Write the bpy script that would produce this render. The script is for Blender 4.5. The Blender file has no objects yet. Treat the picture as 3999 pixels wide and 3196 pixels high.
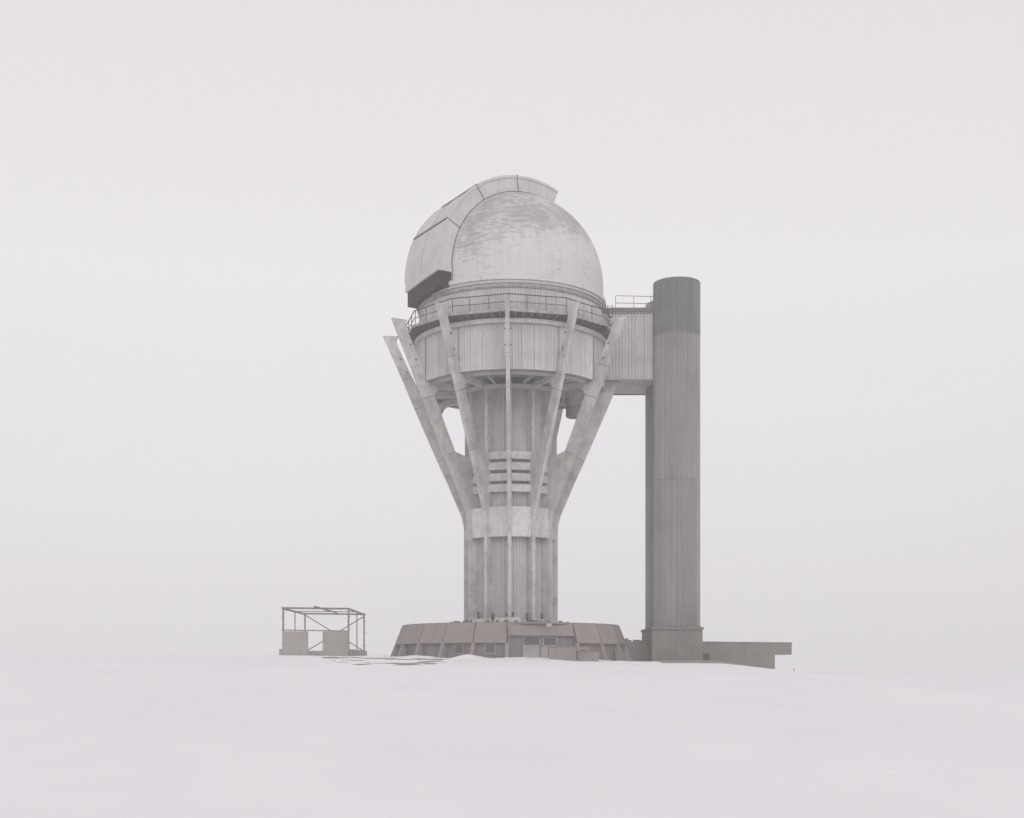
import bpy, math, random
import numpy as np
from mathutils import Vector
random.seed(7); rng = np.random.default_rng(11)
S = bpy.context.scene; COL = S.collection; R_ = math.radians

# ------------------------------------------------------------------ camera, sky, sun, exposure
# camera stands at the world origin (eye height), level, with a vertical shift; z = 0 is eye level
F = 2565.0 / 2156.0
cam_d = bpy.data.cameras.new('camera'); cam = bpy.data.objects.new('camera', cam_d); COL.objects.link(cam)
cam.location = (0, 0, 0); cam.rotation_euler = (R_(90), 0, 0)
cam_d.sensor_width = 36; cam_d.lens = 36 * F; cam_d.shift_y = 0.2515; cam_d.clip_end = 2000; cam_d.clip_start = 0.1
S.camera = cam
SUN_EL, SUN_AZ = R_(32), R_(172)            # thin cloud: a weak broad sun behind the camera, to its right
W = bpy.data.worlds.new('World'); S.world = W; W.use_nodes = True
nt = W.node_tree; nt.nodes.clear()
sky = nt.nodes.new('ShaderNodeTexSky'); sky.sky_type = 'NISHITA'; sky.sun_disc = False
sky.sun_elevation = SUN_EL; sky.sun_rotation = SUN_AZ; sky.dust_density = 1.0; sky.air_density = 1.0; sky.altitude = 2500
hs = nt.nodes.new('ShaderNodeHueSaturation'); hs.inputs['Saturation'].default_value = 0.12
b1 = nt.nodes.new('ShaderNodeBackground'); b1.inputs['Strength'].default_value = 0.05
b2 = nt.nodes.new('ShaderNodeBackground'); b2.inputs['Strength'].default_value = 1.0
# even cloud deck, the same all round: a little dimmer towards the foggy horizon
tc = nt.nodes.new('ShaderNodeTexCoord'); sx = nt.nodes.new('ShaderNodeSeparateXYZ'); cr0 = nt.nodes.new('ShaderNodeValToRGB')
nt.links.new(tc.outputs['Generated'], sx.inputs[0]); nt.links.new(sx.outputs['Z'], cr0.inputs['Fac']); nt.links.new(cr0.outputs['Color'], b2.inputs['Color'])
STOPS = [(0.0, (0.20,0.186,0.191)), (0.05, (0.255,0.238,0.243)), (0.12, (0.36,0.336,0.34)), (0.20, (0.50,0.474,0.476)), (0.30, (0.615,0.586,0.59)), (0.46, (0.635,0.600,0.622)), (1.0, (0.70,0.668,0.69))]
el = cr0.color_ramp.elements
for i, (p_, c_) in enumerate(STOPS):
    e_ = el[0] if i == 0 else (el[len(el)-1] if p_ == 1.0 else el.new(p_))
    e_.position = p_; e_.color = (*c_, 1)
ad = nt.nodes.new('ShaderNodeAddShader'); wo = nt.nodes.new('ShaderNodeOutputWorld')
L = nt.links
# keep the clear-sky model away from its over-bright horizon line, which the cloud would hide
mxz = nt.nodes.new('ShaderNodeMath'); mxz.operation = 'MAXIMUM'; mxz.inputs[1].default_value = 0.12; cmb = nt.nodes.new('ShaderNodeCombineXYZ')
L.new(sx.outputs['X'], cmb.inputs['X']); L.new(sx.outputs['Y'], cmb.inputs['Y']); L.new(sx.outputs['Z'], mxz.inputs[0]); L.new(mxz.outputs[0], cmb.inputs['Z']); L.new(cmb.outputs[0], sky.inputs['Vector'])
L.new(sky.outputs[0], hs.inputs['Color']); L.new(hs.outputs[0], b1.inputs['Color'])
L.new(b1.outputs[0], ad.inputs[0]); L.new(b2.outputs[0], ad.inputs[1]); L.new(ad.outputs[0], wo.inputs['Surface'])
sd = bpy.data.lights.new('sun', 'SUN'); sd.energy = 0.85; sd.angle = R_(40); sd.color = (1, 0.97, 0.93)
sun = bpy.data.objects.new('sun', sd); COL.objects.link(sun)
# Nishita: rotation measured from +Y towards +X
dv = Vector((math.sin(SUN_AZ) * math.cos(SUN_EL), math.cos(SUN_AZ) * math.cos(SUN_EL), math.sin(SUN_EL)))
sun.rotation_euler = dv.to_track_quat('Z', 'Y').to_euler(); sun.location = dv * 60
S.view_settings.view_transform = 'Standard'; S.view_settings.look = 'None'; S.view_settings.exposure = 0; S.view_settings.gamma = 1
S.view_settings.use_curve_mapping = False
S.render.engine = 'CYCLES'; cy = S.cycles
cy.max_bounces = 10; cy.diffuse_bounces = 3; cy.volume_bounces = 5; cy.glossy_bounces = 2; cy.transmission_bounces = 2
cy.use_denoising = True; cy.denoiser = 'OPENIMAGEDENOISE'; cy.denoising_input_passes = 'RGB_ALBEDO_NORMAL'; cy.denoising_prefilter = 'ACCURATE'; cy.use_adaptive_sampling = False
HAZE_DENSITY = 0.0016

# ------------------------------------------------------------------ helpers
WL = {}                                       # world location of every object made here
class MB:
    def __init__(s): s.v = []; s.f = []
    def add(s, vs, fs):
        n = len(s.v); s.v += [tuple(map(float, p)) for p in vs]; s.f += [tuple(n + i for i in f) for f in fs]; return s
    def box(s, x0, x1, y0, y1, z0, z1):
        return s.add([(x0,y0,z0),(x1,y0,z0),(x1,y1,z0),(x0,y1,z0),(x0,y0,z1),(x1,y0,z1),(x1,y1,z1),(x0,y1,z1)],
                     [(0,3,2,1),(4,5,6,7),(0,1,5,4),(1,2,6,5),(2,3,7,6),(3,0,4,7)])
    def hexa(s, b, t):                        # bottom quad and top quad, both counter-clockwise from above
        return s.add(list(b) + list(t), [(0,3,2,1),(4,5,6,7),(0,1,5,4),(1,2,6,5),(2,3,7,6),(3,0,4,7)])
    def prism(s, pts, off):                   # planar polygon swept along off
        n = len(pts); q = [tuple(np.array(p) + np.array(off)) for p in pts]
        return s.add(list(pts) + q, [tuple(range(n))[::-1], tuple(range(n, 2*n))] + [(i, (i+1) % n, n + (i+1) % n, n + i) for i in range(n)])
    def bar(s, p, q, w, h=None):
        h = h or w; p = Vector(p); q = Vector(q); d = (q - p).normalized()
        up = Vector((0,0,1)) if abs(d.z) < 0.95 else Vector((0,1,0))
        a = d.cross(up).normalized() * (w/2); b = a.cross(d).normalized() * (h/2)
        vs = [p-a-b, p+a-b, p+a+b, p-a+b, q-a-b, q+a-b, q+a+b, q-a+b]
        return s.add(vs, [(0,1,2,3),(7,6,5,4),(0,4,5,1),(1,5,6,2),(2,6,7,3),(3,7,4,0)])
    def rev(s, prof, n=96, c=(0,0), a0=0.0, a1=2*math.pi, closed=True):   # profile ring [(r,z)] revolved
        full = abs(a1 - a0 - 2*math.pi) < 1e-6; m = n if full else n + 1; P = len(prof)
        vs = []; fs = []
        for i in range(m):
            a = a0 + (a1-a0) * i / n
            for r, z in prof: vs.append((c[0] + r*math.sin(a), c[1] - r*math.cos(a), z))
        for i in range(n):
            j = (i+1) % m
            for k in range(P if closed else P-1):
                l = (k+1) % P; fs.append((i*P+k, j*P+k, j*P+l, i*P+l))
        if not full and closed: fs += [tuple(range(P))[::-1], tuple((m-1)*P + k for k in range(P))]
        return s.add(vs, fs)
    def cyl(s, c, r, z0, z1, n=24, r1=None):
        r1 = r if r1 is None else r1
        vs = [(c[0]+r*math.cos(2*math.pi*i/n), c[1]+r*math.sin(2*math.pi*i/n), z0) for i in range(n)]
        vs += [(c[0]+r1*math.cos(2*math.pi*i/n), c[1]+r1*math.sin(2*math.pi*i/n), z1) for i in range(n)]
        return s.add(vs, [tuple(range(n))[::-1], tuple(range(n,2*n))] + [(i,(i+1)%n,n+(i+1)%n,n+i) for i in range(n)])
    def mesh(s, name, mat, smooth=False):
        me = bpy.data.meshes.new(name); me.from_pydata(s.v, [], s.f); me.validate(); me.update()
        if mat: me.materials.append(mat)
        import bmesh
        bm = bmesh.new(); bm.from_mesh(me); bmesh.ops.recalc_face_normals(bm, faces=bm.faces); bm.to_mesh(me); bm.free()
        if smooth:
            for p in me.polygons: p.use_smooth = True
        return me
    def build(s, name, mat, parent=None, smooth=False):
        return put(name, s.mesh(name, mat, smooth), parent)
def put(name, me, parent=None, loc=(0,0,0), rz=0.0):      # loc is a WORLD location (parents are never rotated unless noted)
    o = bpy.data.objects.new(name, me); COL.objects.link(o); loc = Vector(loc)
    if parent is not None:
        o.parent = parent; o.location = loc - WL[parent.name]
    else: o.location = loc
    o.rotation_euler = (0, 0, rz); WL[o.name] = loc; return o
def tag(o, label=None, cat=None, group=None, kind=None):
    if label: o['label'] = label
    if cat: o['category'] = cat
    if group: o['group'] = group
    if kind: o['kind'] = kind
    return o
def thing(name, loc, label, cat, group=None):
    o = put(name, None, None, loc); o.empty_display_size = 0.5; return tag(o, label, cat, group)
def pol(c, r, az, z): return (c[0] + r*math.sin(az), c[1] - r*math.cos(az), z)

# corrugated sheet on an arc, centred on azimuth 0 about the origin (so that copies share it)
def corr_arc(R, z0, z1, half, period, amp, th=0.02, seg=6, jag=0.0):
    n = max(2, int(round(2*half*R/period))) * seg; mb = MB(); vs = []
    for i in range(n+1):
        a = -half + 2*half*i/n; ph = 2*math.pi*i/seg
        w = max(-1.0, min(0.45, math.sin(ph)*1.2)) + 0.2
        r = R + amp*w
        for rr in (r, r-th):
            vs += [(rr*math.sin(a), -rr*math.cos(a), z0), (rr*math.sin(a), -rr*math.cos(a), z1)]
    fs = []
    for i in range(n):
        a = 4*i; b = 4*(i+1)
        fs += [(a, b, b+1, a+1), (a+2, a+3, b+3, b+2), (a, a+2, b+2, b), (a+1, b+1, b+3, a+3)]
    fs += [(0,1,3,2), (4*n, 4*n+2, 4*n+3, 4*n+1)]
    return mb.add(vs, fs)
def corr_flat(p, q, z0, z1, period, amp, nrm, th=0.02, seg=6):       # upright sheet from p to q (plan points)
    p = np.array(p); q = np.array(q); Ld = np.linalg.norm(q-p); n = max(2, int(round(Ld/period)))*seg; nrm = np.array(nrm)
    vs = []; fs = []
    for i in range(n+1):
        c = p + (q-p)*i/n; w = (max(-1.0, min(0.45, math.sin(2*math.pi*i/seg)*1.2)) + 0.2)*amp
        for d in (w, w-th):
            e = c + nrm*d; vs += [(e[0], e[1], z0), (e[0], e[1], z1)]
    for i in range(n):
        a = 4*i; b = 4*(i+1)
        fs += [(a, b, b+1, a+1), (a+2, a+3, b+3, b+2), (a, a+2, b+2, b), (a+1, b+1, b+3, a+3)]
    fs += [(0,1,3,2), (4*n, 4*n+2, 4*n+3, 4*n+1)]
    return MB().add(vs, fs)

# ------------------------------------------------------------------ materials (colour, grain, wear; low buildings and shed lightened for ground mist)
def material(name, base, alt=None, amt=0.5, scale=0.6, streak=0.35, rough=0.85, bump=0.15, fine=0.12, rnd=0.10,
             rust=0.0, rust_col=(0.16,0.085,0.06), spec=0.2, metal=0.0, lo=0.45, hi=0.62, zs=1.0, fstreak=0.0):
    m = bpy.data.materials.new(name); m.use_nodes = True; t = m.node_tree; N = t.nodes; K = t.links
    bs = N['Principled BSDF']; bs.inputs['Roughness'].default_value = rough
    bs.inputs['Specular IOR Level'].default_value = spec; bs.inputs['Metallic'].default_value = metal
    g = N.new('ShaderNodeNewGeometry')
    def noise(sc, vec, det=5, ro=0.6):
        mp = N.new('ShaderNodeMapping'); mp.inputs['Scale'].default_value = vec; K.new(g.outputs['Position'], mp.inputs['Vector'])
        x = N.new('ShaderNodeTexNoise'); x.inputs['Scale'].default_value = sc; x.inputs['Detail'].default_value = det
        x.inputs['Roughness'].default_value = ro; K.new(mp.outputs[0], x.inputs['Vector']); return x.outputs['Fac']
    def ramp(sock, a, b, lo_=0.0, hi_=1.0):
        r = N.new('ShaderNodeMapRange'); r.inputs['From Min'].default_value = a; r.inputs['From Max'].default_value = b
        r.inputs['To Min'].default_value = lo_; r.inputs['To Max'].default_value = hi_; K.new(sock, r.inputs['Value']); return r.outputs[0]
    def mix(fac, a, b, mode='MIX'):
        x = N.new('ShaderNodeMix'); x.data_type = 'RGBA'; x.blend_type = mode
        for s_, v in ((x.inputs['Factor'], fac), (x.inputs['A'], a), (x.inputs['B'], b)):
            if isinstance(v, (tuple, list)): s_.default_value = (*v, 1) if len(v) == 3 else v
            elif isinstance(v, (int, float)): s_.default_value = v
            else: K.new(v, s_)
        return x.outputs['Result']
    alt = alt or tuple(c*0.72 for c in base)
    base = tuple(c*0.87 for c in base); alt = tuple(c*0.87 for c in alt)
    f1 = ramp(noise(scale, (1,1,zs), 6, 0.65), lo, hi, 0, amt)
    c = mix(f1, base, alt)
    st = ramp(noise(1.0, (3.2,3.2,0.12), 5, 0.6), 0.38, 0.72, 0, streak)
    c = mix(st, c, tuple(x*0.62 for x in base))
    if fstreak:
        fs_ = ramp(noise(1.0, (9.0,9.0,0.10), 3, 0.7), 0.40, 0.62, 0, fstreak); c = mix(fs_, c, tuple(x*0.55 for x in base))
    fn = ramp(noise(14.0, (1,1,1), 3), 0.3, 0.7, 1-fine, 1+fine)
    c = mix(1.0, c, mix(1.0, fn, (1,1,1), 'MULTIPLY'), 'MULTIPLY')
    if rust > 0:
        rs = ramp(noise(1.7, (1,1,0.45), 7, 0.72), 0.60, 0.70, 0, rust); c = mix(rs, c, rust_col)
    oi = N.new('ShaderNodeObjectInfo'); rv = ramp(oi.outputs['Random'], 0, 1, 1-rnd, 1+rnd*0.6)
    c = mix(1.0, c, mix(1.0, rv, (1,1,1), 'MULTIPLY'), 'MULTIPLY')
    K.new(c, bs.inputs['Base Color'])
    if bump:
        b = N.new('ShaderNodeBump'); b.inputs['Strength'].default_value = bump; b.inputs['Distance'].default_value = 0.03
        K.new(noise(6.0, (1,1,1), 6), b.inputs['Height']); K.new(b.outputs[0], bs.inputs['Normal'])
    return m
M = {}
M['concrete'] = material('weathered_concrete', (0.66,0.645,0.62), (0.42,0.41,0.39), 0.8, 0.9, 0.45, rust=0.42, rust_col=(0.30,0.25,0.22), rnd=0.07, bump=0.3)
M['band'] = material('pale_render', (0.73,0.72,0.71), (0.50,0.485,0.465), 0.7, 1.4, 0.4, rust=0.55, rust_col=(0.36,0.30,0.265), rnd=0.10)
M['cladding'] = material('galvanised_cladding', (0.70,0.695,0.68), (0.50,0.495,0.485), 0.5, 0.7, 0.40, rough=0.6, bump=0.05, rust=0.12, rust_col=(0.26,0.22,0.19), rnd=0.12, fstreak=0.28)
M['core'] = material('shaft_cladding', (0.66,0.65,0.64), (0.48,0.472,0.464), 0.5, 0.7, 0.45, rough=0.6, bump=0.05, rust=0.1, rust_col=(0.24,0.2,0.18), rnd=0.12, fstreak=0.28)
M['pipe'] = material('dull_zinc_cladding', (0.40,0.40,0.375), (0.285,0.287,0.272), 0.6, 0.35, 0.5, rough=0.55, bump=0.05, rnd=0.16, fstreak=0.28)
M['pipe_top'] = material('dark_zinc_cladding', (0.275,0.275,0.26), (0.20,0.20,0.19), 0.6, 0.35, 0.5, rough=0.55, bump=0.05, rnd=0.08, fstreak=0.28)
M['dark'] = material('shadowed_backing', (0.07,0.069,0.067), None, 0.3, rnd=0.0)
M['beam'] = material('grey_beam', (0.48,0.47,0.455), (0.36,0.35,0.34), 0.5, 0.9, 0.3, rust=0.15, rnd=0.04)
M['dome'] = material('worn_dome_paint', (0.69,0.68,0.672), (0.44,0.44,0.445), 0.0, 0.7, 0.22, rough=0.55, bump=0.04, rnd=0.0, fine=0.05)
M['shutter'] = material('shutter_paint', (0.66,0.655,0.645), (0.50,0.50,0.495), 0.45, 0.9, 0.30, rough=0.6, bump=0.04, rnd=0.04, rust=0.06)
M['brown'] = material('red_brown_primer', (0.040,0.013,0.011), (0.026,0.010,0.009), 0.6, 1.2, 0.3, rough=0.7, rnd=0.05)
M['fascia'] = material('brown_grey_fascia', (0.235,0.20,0.185), (0.17,0.14,0.13), 0.6, 1.5, 0.3, rnd=0.03)
M['frame'] = material('shed_steel', (0.30,0.235,0.21), (0.22,0.175,0.16), 0.6, 3.0, 0.2, rough=0.8, rnd=0.1)
M['rust'] = material('rusty_steel', (0.15,0.095,0.08), (0.09,0.06,0.055), 0.6, 3.0, 0.2, rough=0.8, rnd=0.1)
M['rail'] = material('brown_rail_paint', (0.115,0.075,0.068), (0.08,0.055,0.05), 0.5, 3.0, 0.1, rnd=0.1)
M['deck'] = material('rusted_deck', (0.17,0.135,0.12), (0.10,0.085,0.08), 0.7, 2.0, 0.2, rust=0.5, rust_col=(0.12,0.07,0.055), rnd=0.15)
M['edge'] = material('peeling_fascia', (0.46,0.44,0.42), (0.30,0.24,0.21), 0.7, 2.4, 0.3, rust=0.7, rust_col=(0.20,0.13,0.105), rnd=0.1)
M['panel'] = material('pinkish_facing_panel', (0.335,0.298,0.278), (0.27,0.24,0.223), 0.5, 0.8, 0.25, rnd=0.08, bump=0.2)  # base lightened: thicker mist near the ground is put into the colour
M['wall'] = material('brown_grey_wall', (0.27,0.243,0.228), (0.20,0.185,0.175), 0.6, 1.1, 0.3, rnd=0.05)  # paler base, carries ground mist too
M['strut'] = material('strut_concrete', (0.34,0.305,0.285), (0.26,0.235,0.22), 0.5, 1.1, 0.3, rnd=0.08)
M['block'] = material('stained_concrete', (0.265,0.248,0.225), (0.175,0.166,0.152), 0.8, 0.45, 0.45, rust=0.35, rust_col=(0.25,0.22,0.20), rnd=0.03, lo=0.4, hi=0.7)  # ground mist mixed into the base tone
M['annex'] = material('green_grey_render', (0.26,0.25,0.222), (0.20,0.193,0.172), 0.6, 0.5, 0.35, rust=0.2, rust_col=(0.26,0.24,0.22), rnd=0.03)  # base raised to include low mist
M['white'] = material('white_paint', (0.48,0.475,0.465), (0.32,0.31,0.30), 0.7, 2.0, 0.3, rnd=0.05)
M['door'] = material('pale_door_paint', (0.42,0.42,0.41), (0.31,0.31,0.305), 0.7, 1.5, 0.3, rnd=0.05)
M['foam'] = material('dirty_white_board', (0.60,0.585,0.57), (0.40,0.37,0.35), 0.6, 3.0, 0.2, rnd=0.15)
M['soil'] = material('bare_frozen_soil', (0.33,0.285,0.26), (0.24,0.205,0.19), 0.7, 1.2, 0.0, rnd=0, bump=0.6)
M['shedwall'] = material('shed_panel', (0.40,0.375,0.35), (0.33,0.31,0.29), 0.5, 0.8, 0.25, rnd=0.05)  # pale base holds the mist that veils the shed
g = bpy.data.materials.new('dim_glass'); g.use_nodes = True; p = g.node_tree.nodes['Principled BSDF']
p.inputs['Base Color'].default_value = (0.085,0.083,0.08,1); p.inputs['Roughness'].default_value = 0.45; M['glass'] = g

# dome paint: horizontal flaking patches, heavier high up, where the paint has weathered off
t = M['dome'].node_tree; N = t.nodes; K = t.links; bs = N['Principled BSDF']
src = bs.inputs['Base Color'].links[0].from_socket
geo = N.new('ShaderNodeNewGeometry')
def nz(scale, vec, det, ro=0.6, off=(0,0,0)):
    mp = N.new('ShaderNodeMapping'); mp.inputs['Scale'].default_value = vec; mp.inputs['Location'].default_value = off
    K.new(geo.outputs['Position'], mp.inputs['Vector'])
    x = N.new('ShaderNodeTexNoise'); x.inputs['Scale'].default_value = scale; x.inputs['Detail'].default_value = det
    x.inputs['Roughness'].default_value = ro; K.new(mp.outputs[0], x.inputs['Vector']); return x.outputs['Fac']
def mr(s_, a, b, c=0.0, d=1.0):
    r = N.new('ShaderNodeMapRange'); r.inputs['From Min'].default_value = a; r.inputs['From Max'].default_value = b
    r.inputs['To Min'].default_value = c; r.inputs['To Max'].default_value = d; K.new(s_, r.inputs['Value']); return r.outputs[0]
def mth(op, a, b):
    x = N.new('ShaderNodeMath'); x.operation = op
    for i, v in enumerate((a, b)):
        if isinstance(v, (int, float)): x.inputs[i].default_value = v
        else: K.new(v, x.inputs[i])
    return x.outputs[0]
sep = N.new('ShaderNodeSeparateXYZ'); K.new(geo.outputs['Position'], sep.inputs[0])
height = mr(sep.outputs['Z'], 29.3, 33.0, -0.12, 0.045)
big = nz(0.32, (1,1,0.8), 3, 0.5, (7.3,2.4,5.1)); rows = nz(1.5, (0.8,0.8,3.2), 6, 0.75); drip = nz(1.0, (2.2,2.2,0.2), 4, 0.6)
v = mth('ADD', mth('ADD', mth('MULTIPLY', big, 0.35), mth('MULTIPLY', rows, 0.62)), mth('ADD', mth('MULTIPLY', drip, 0.22), height))
mask = mr(v, 0.52, 0.68, 0, 0.92)
mx = N.new('ShaderNodeMix'); mx.data_type = 'RGBA'; K.new(mask, mx.inputs['Factor']); K.new(src, mx.inputs['A'])
mx.inputs['B'].default_value = (0.315, 0.312, 0.316, 1); K.new(mx.outputs['Result'], bs.inputs['Base Color'])

# snow
sn = bpy.data.materials.new('snow'); sn.use_nodes = True; t = sn.node_tree; N = t.nodes; K = t.links
bs = N['Principled BSDF']; bs.inputs['Roughness'].default_value = 0.9; bs.inputs['Specular IOR Level'].default_value = 0.1
geo = N.new('ShaderNodeNewGeometry')
n1 = nz(0.18, (1,0.5,1), 4); n2 = nz(5.0, (1,1,1), 5, 0.7)
cr = N.new('ShaderNodeMix'); cr.data_type = 'RGBA'; K.new(mr(n1, 0.35, 0.65), cr.inputs['Factor'])
cr.inputs['A'].default_value = (0.82,0.80,0.825,1); cr.inputs['B'].default_value = (0.785,0.767,0.793,1); K.new(cr.outputs['Result'], bs.inputs['Base Color'])
bp = N.new('ShaderNodeBump'); bp.inputs['Strength'].default_value = 0.25; bp.inputs['Distance'].default_value = 0.02
K.new(n2, bp.inputs['Height']); K.new(bp.outputs[0], bs.inputs['Normal']); M['snow'] = sn

# ------------------------------------------------------------------ ground
def vnoise(x, y, seed):
    xi = np.floor(x).astype(np.int64); yi = np.floor(y).astype(np.int64); fx = x - xi; fy = y - yi
    fx = fx*fx*(3-2*fx); fy = fy*fy*(3-2*fy)
    def h(a, b):
        n = (a*374761393 + b*668265263 + seed*1442695041) & 0x7fffffff
        n = ((n ^ (n >> 13)) * 1274126177) & 0x7fffffff
        return ((n ^ (n >> 16)) & 0xffff) / 65535.0
    return (h(xi,yi)*(1-fx)+h(xi+1,yi)*fx)*(1-fy) + (h(xi,yi+1)*(1-fx)+h(xi+1,yi+1)*fx)*fy
def fbm(x, y, seed, o=4):
    s = 0; a = 0.5; 
    for i in range(o): s = s + a*vnoise(x*2**i, y*2**i, seed+i*17); a *= 0.5
    return s - 0.47
def sst(a, b, x): t_ = np.clip((x-a)/(b-a), 0, 1); return t_*t_*(3-2*t_)
CRX = [-300,-60,-26,-18.5,-13,-9.5,-4,0,2.8,4.5,8,11,14.4,17,19.8,25,40,300]
CRZ = [1.6,1.2,0.95,0.84,0.74,0.64,0.60,0.66,0.64,0.50,0.41,0.36,0.32,0.02,-0.36,-0.50,-0.85,-1.6]
def ground(x, y):
    x = np.asarray(x, float); y = np.asarray(y, float)
    h = np.interp(x, CRX, CRZ)
    t_ = y/88.0
    z = np.where(y < 88, -2.0 + (h+2.0)*t_, h + sst(88, 130, y)*0.12)
    w_ = sst(5, 30, x); z = z + sst(105, 260, y)*(0.4*(1-w_) - 3.6*w_)          # behind the annex the plateau falls away
    return z
def soil_mask(x, y):
    wob = 2.2*vnoise(x*0.7, y*0.45, 5) + 1.2*vnoise(x*2.1, y*1.3, 8)
    a = sst(-14.5, -11, x - 0.12*(80-y) - (wob-1.7))*(1-sst(-5.5, -2.5, x + wob - 2))*sst(61, 68, y)*(1-sst(93, 96, y))
    b = sst(9, 11, x)*(1-sst(15.5, 18.5, x))*sst(83, 86, y)*(1-sst(93, 95, y))
    return a, b
def snow_z(x, y):
    z = ground(x, y)
    z = z + 0.10*fbm(x/9.0, y/14.0, 3)*sst(10, 40, y) + 0.045*fbm(x/2.6, y/5.0, 9, 3)*sst(8, 25, y)
    a, b = soil_mask(x, y)
    n = fbm(x/5.2+3, y/4.6, 21, 5)
    n = n + 0.35*fbm(x/1.1, y/1.5, 33, 3)
    n = 0.8*fbm(x/5.0+3, y/4.0, 21, 5) + 0.8*fbm(x/1.5, y/1.3, 33, 4)
    z = z + a*(np.clip(-n, -0.35, 0.35)*0.30 + 0.012) - b*np.clip(fbm(x/3.0, y/1.6, 41, 5)+0.5*fbm(x/0.9, y/0.9, 43, 3)+0.20, -0.30, 0.5)*0.42
    rad = np.hypot(x+0.09, y-95.0)
    z = z + 0.30*np.clip(fbm(x/1.3, y/1.3, 61, 3)+0.12, 0, 1)*np.exp(-((rad-9.55)/0.6)**2)*(y < 94)
    z = z + 0.28*np.clip(fbm(x/1.1, y/2.0, 62, 3)+0.1, 0, 1)*np.exp(-((y-91.7)/0.5)**2)*sst(9, 10.5, x)*(1-sst(17, 19, x))
    # drift against the entrance building, at the second window from the left
    z = z + 0.30*np.exp(-((x+3.1)/1.0)**2 - ((y-85.2)/1.1)**2)
    return z
xs = np.unique(np.round(np.concatenate([np.linspace(-290,-32,34), np.arange(-32,-19,0.3), np.arange(-19,-1,0.14), np.arange(-1,4,0.3), np.arange(4,13,0.085), np.arange(13,19,0.15), np.arange(19,32,0.3), np.linspace(32,290,34)]), 4))
ys = np.unique(np.round(np.concatenate([np.linspace(-24,6,10), np.arange(6,14,0.5), np.arange(14,34,0.085), np.arange(34,58,0.6), np.arange(58,96,0.18), np.arange(96,112,0.3), np.linspace(112,490,60)]), 4))
X, Y = np.meshgrid(xs, ys); Z = snow_z(X, Y)
steps = []
tr = [(4.6,15.2),(5.3,16.6),(5.2,18.3),(6.2,19.6),(6.9,21.6),(8.0,23.3),(9.3,25.4),(10.2,27.6),(11.3,30.4),(12.2,32.6)]
for i in range(len(tr)-1):
    (ax, ay), (bx_, by_) = tr[i], tr[i+1]
    for k in range(3):
        f_ = (k+0.5)/3; px = ax+(bx_-ax)*f_; py = ay+(by_-ay)*f_
        for off in ((-0.22, 0.28) if random.random() < 0.75 else (-0.2,)):
            steps.append((px+off+random.uniform(-.15,.15), py+random.uniform(-.2,.2)-off*0.5, random.uniform(.012,.035), random.uniform(0.09,0.15), random.uniform(0.14,0.28)))
for (sx, sy, dp, wx, wy) in steps:
    m = (np.abs(X-sx) < 1) & (np.abs(Y-sy) < 1.2)
    q = ((X[m]-sx)/wx)**2 + ((Y[m]-sy)/wy)**2
    Z[m] += -dp*np.exp(-q**1.5) + dp*0.1*np.exp(-(np.sqrt(q)-1.6)**2*4)
def grid_mesh(name, X, Y, Z, mat):
    ny, nx = X.shape; co = np.stack([X, Y, Z], -1).reshape(-1, 3)
    idx = np.arange(ny*nx).reshape(ny, nx)
    q = np.stack([idx[:-1,:-1], idx[:-1,1:], idx[1:,1:], idx[1:,:-1]], -1).reshape(-1, 4)
    me = bpy.data.meshes.new(name); me.vertices.add(len(co)); me.vertices.foreach_set('co', co.ravel())
    me.loops.add(q.size); me.loops.foreach_set('vertex_index', q.ravel().astype(np.int32))
    me.polygons.add(len(q)); me.polygons.foreach_set('loop_start', np.arange(0, q.size, 4, dtype=np.int32))
    me.polygons.foreach_set('use_smooth', np.ones(len(q), bool)); me.update(calc_edges=True); me.validate(); me.materials.append(mat); return me
tag(put('snow_ground', grid_mesh('snow_ground', X, Y, Z, M['snow'])), 'pale snow field rising gently from the camera to the observatory', kind='structure')
sx_ = np.arange(-24, 20, 0.17); sy_ = np.arange(58, 97, 0.2); SX, SY = np.meshgrid(sx_, sy_)
SZ = ground(SX, SY) + 0.10*fbm(SX/9.0, SY/14.0, 3) + 0.045*fbm(SX/2.6, SY/5.0, 9, 3) + 0.008 + 0.07*fbm(SX/0.9, SY/0.8, 77, 4)
ma, mb_ = soil_mask(SX, SY); SZ = SZ + 0.085*mb_ - (1-np.clip(ma+mb_, 0, 1))*0.30
tag(put('bare_soil', grid_mesh('bare_soil', SX, SY, SZ, M['soil'])), 'brown frozen earth showing through the thin snow in front of the buildings', kind='structure')
def gz(x, y): return float(snow_z(np.array([x]), np.array([y]))[0])

# ------------------------------------------------------------------ observatory tower
T = (-0.09, 95.0); AZ0 = R_(-1.5); STEP = R_(30); TB = (T[0], T[1], 3.0)
tower = thing('observatory_tower', TB, 'tall concrete observatory tower with splayed fins, round corrugated drum and white dome', 'observatory')
C3 = (T[0], T[1], 0)
def circ(r0, r1, z0, z1): return [(r0, z0), (r1, z0), (r1, z1), (r0, z1)]
# shaft
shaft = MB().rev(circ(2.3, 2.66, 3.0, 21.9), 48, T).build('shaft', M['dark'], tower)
low = corr_arc(2.80, 3.30, 9.90, R_(13.6), 0.21, 0.06).mesh('shaft_sheet', M['core'])
mid = corr_arc(2.80, 9.93, 16.0, R_(13.6), 0.21, 0.06).mesh('shaft_sheet', M['core'])
upp = corr_arc(2.80, 16.03, 21.3, R_(13.6), 0.21, 0.06).mesh('shaft_sheet', M['core'])
for k in range(12):
    az = AZ0 + (k+0.5)*STEP
    for me in (low, mid, upp): put('cladding_sheet', me, shaft, C3, az)
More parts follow.
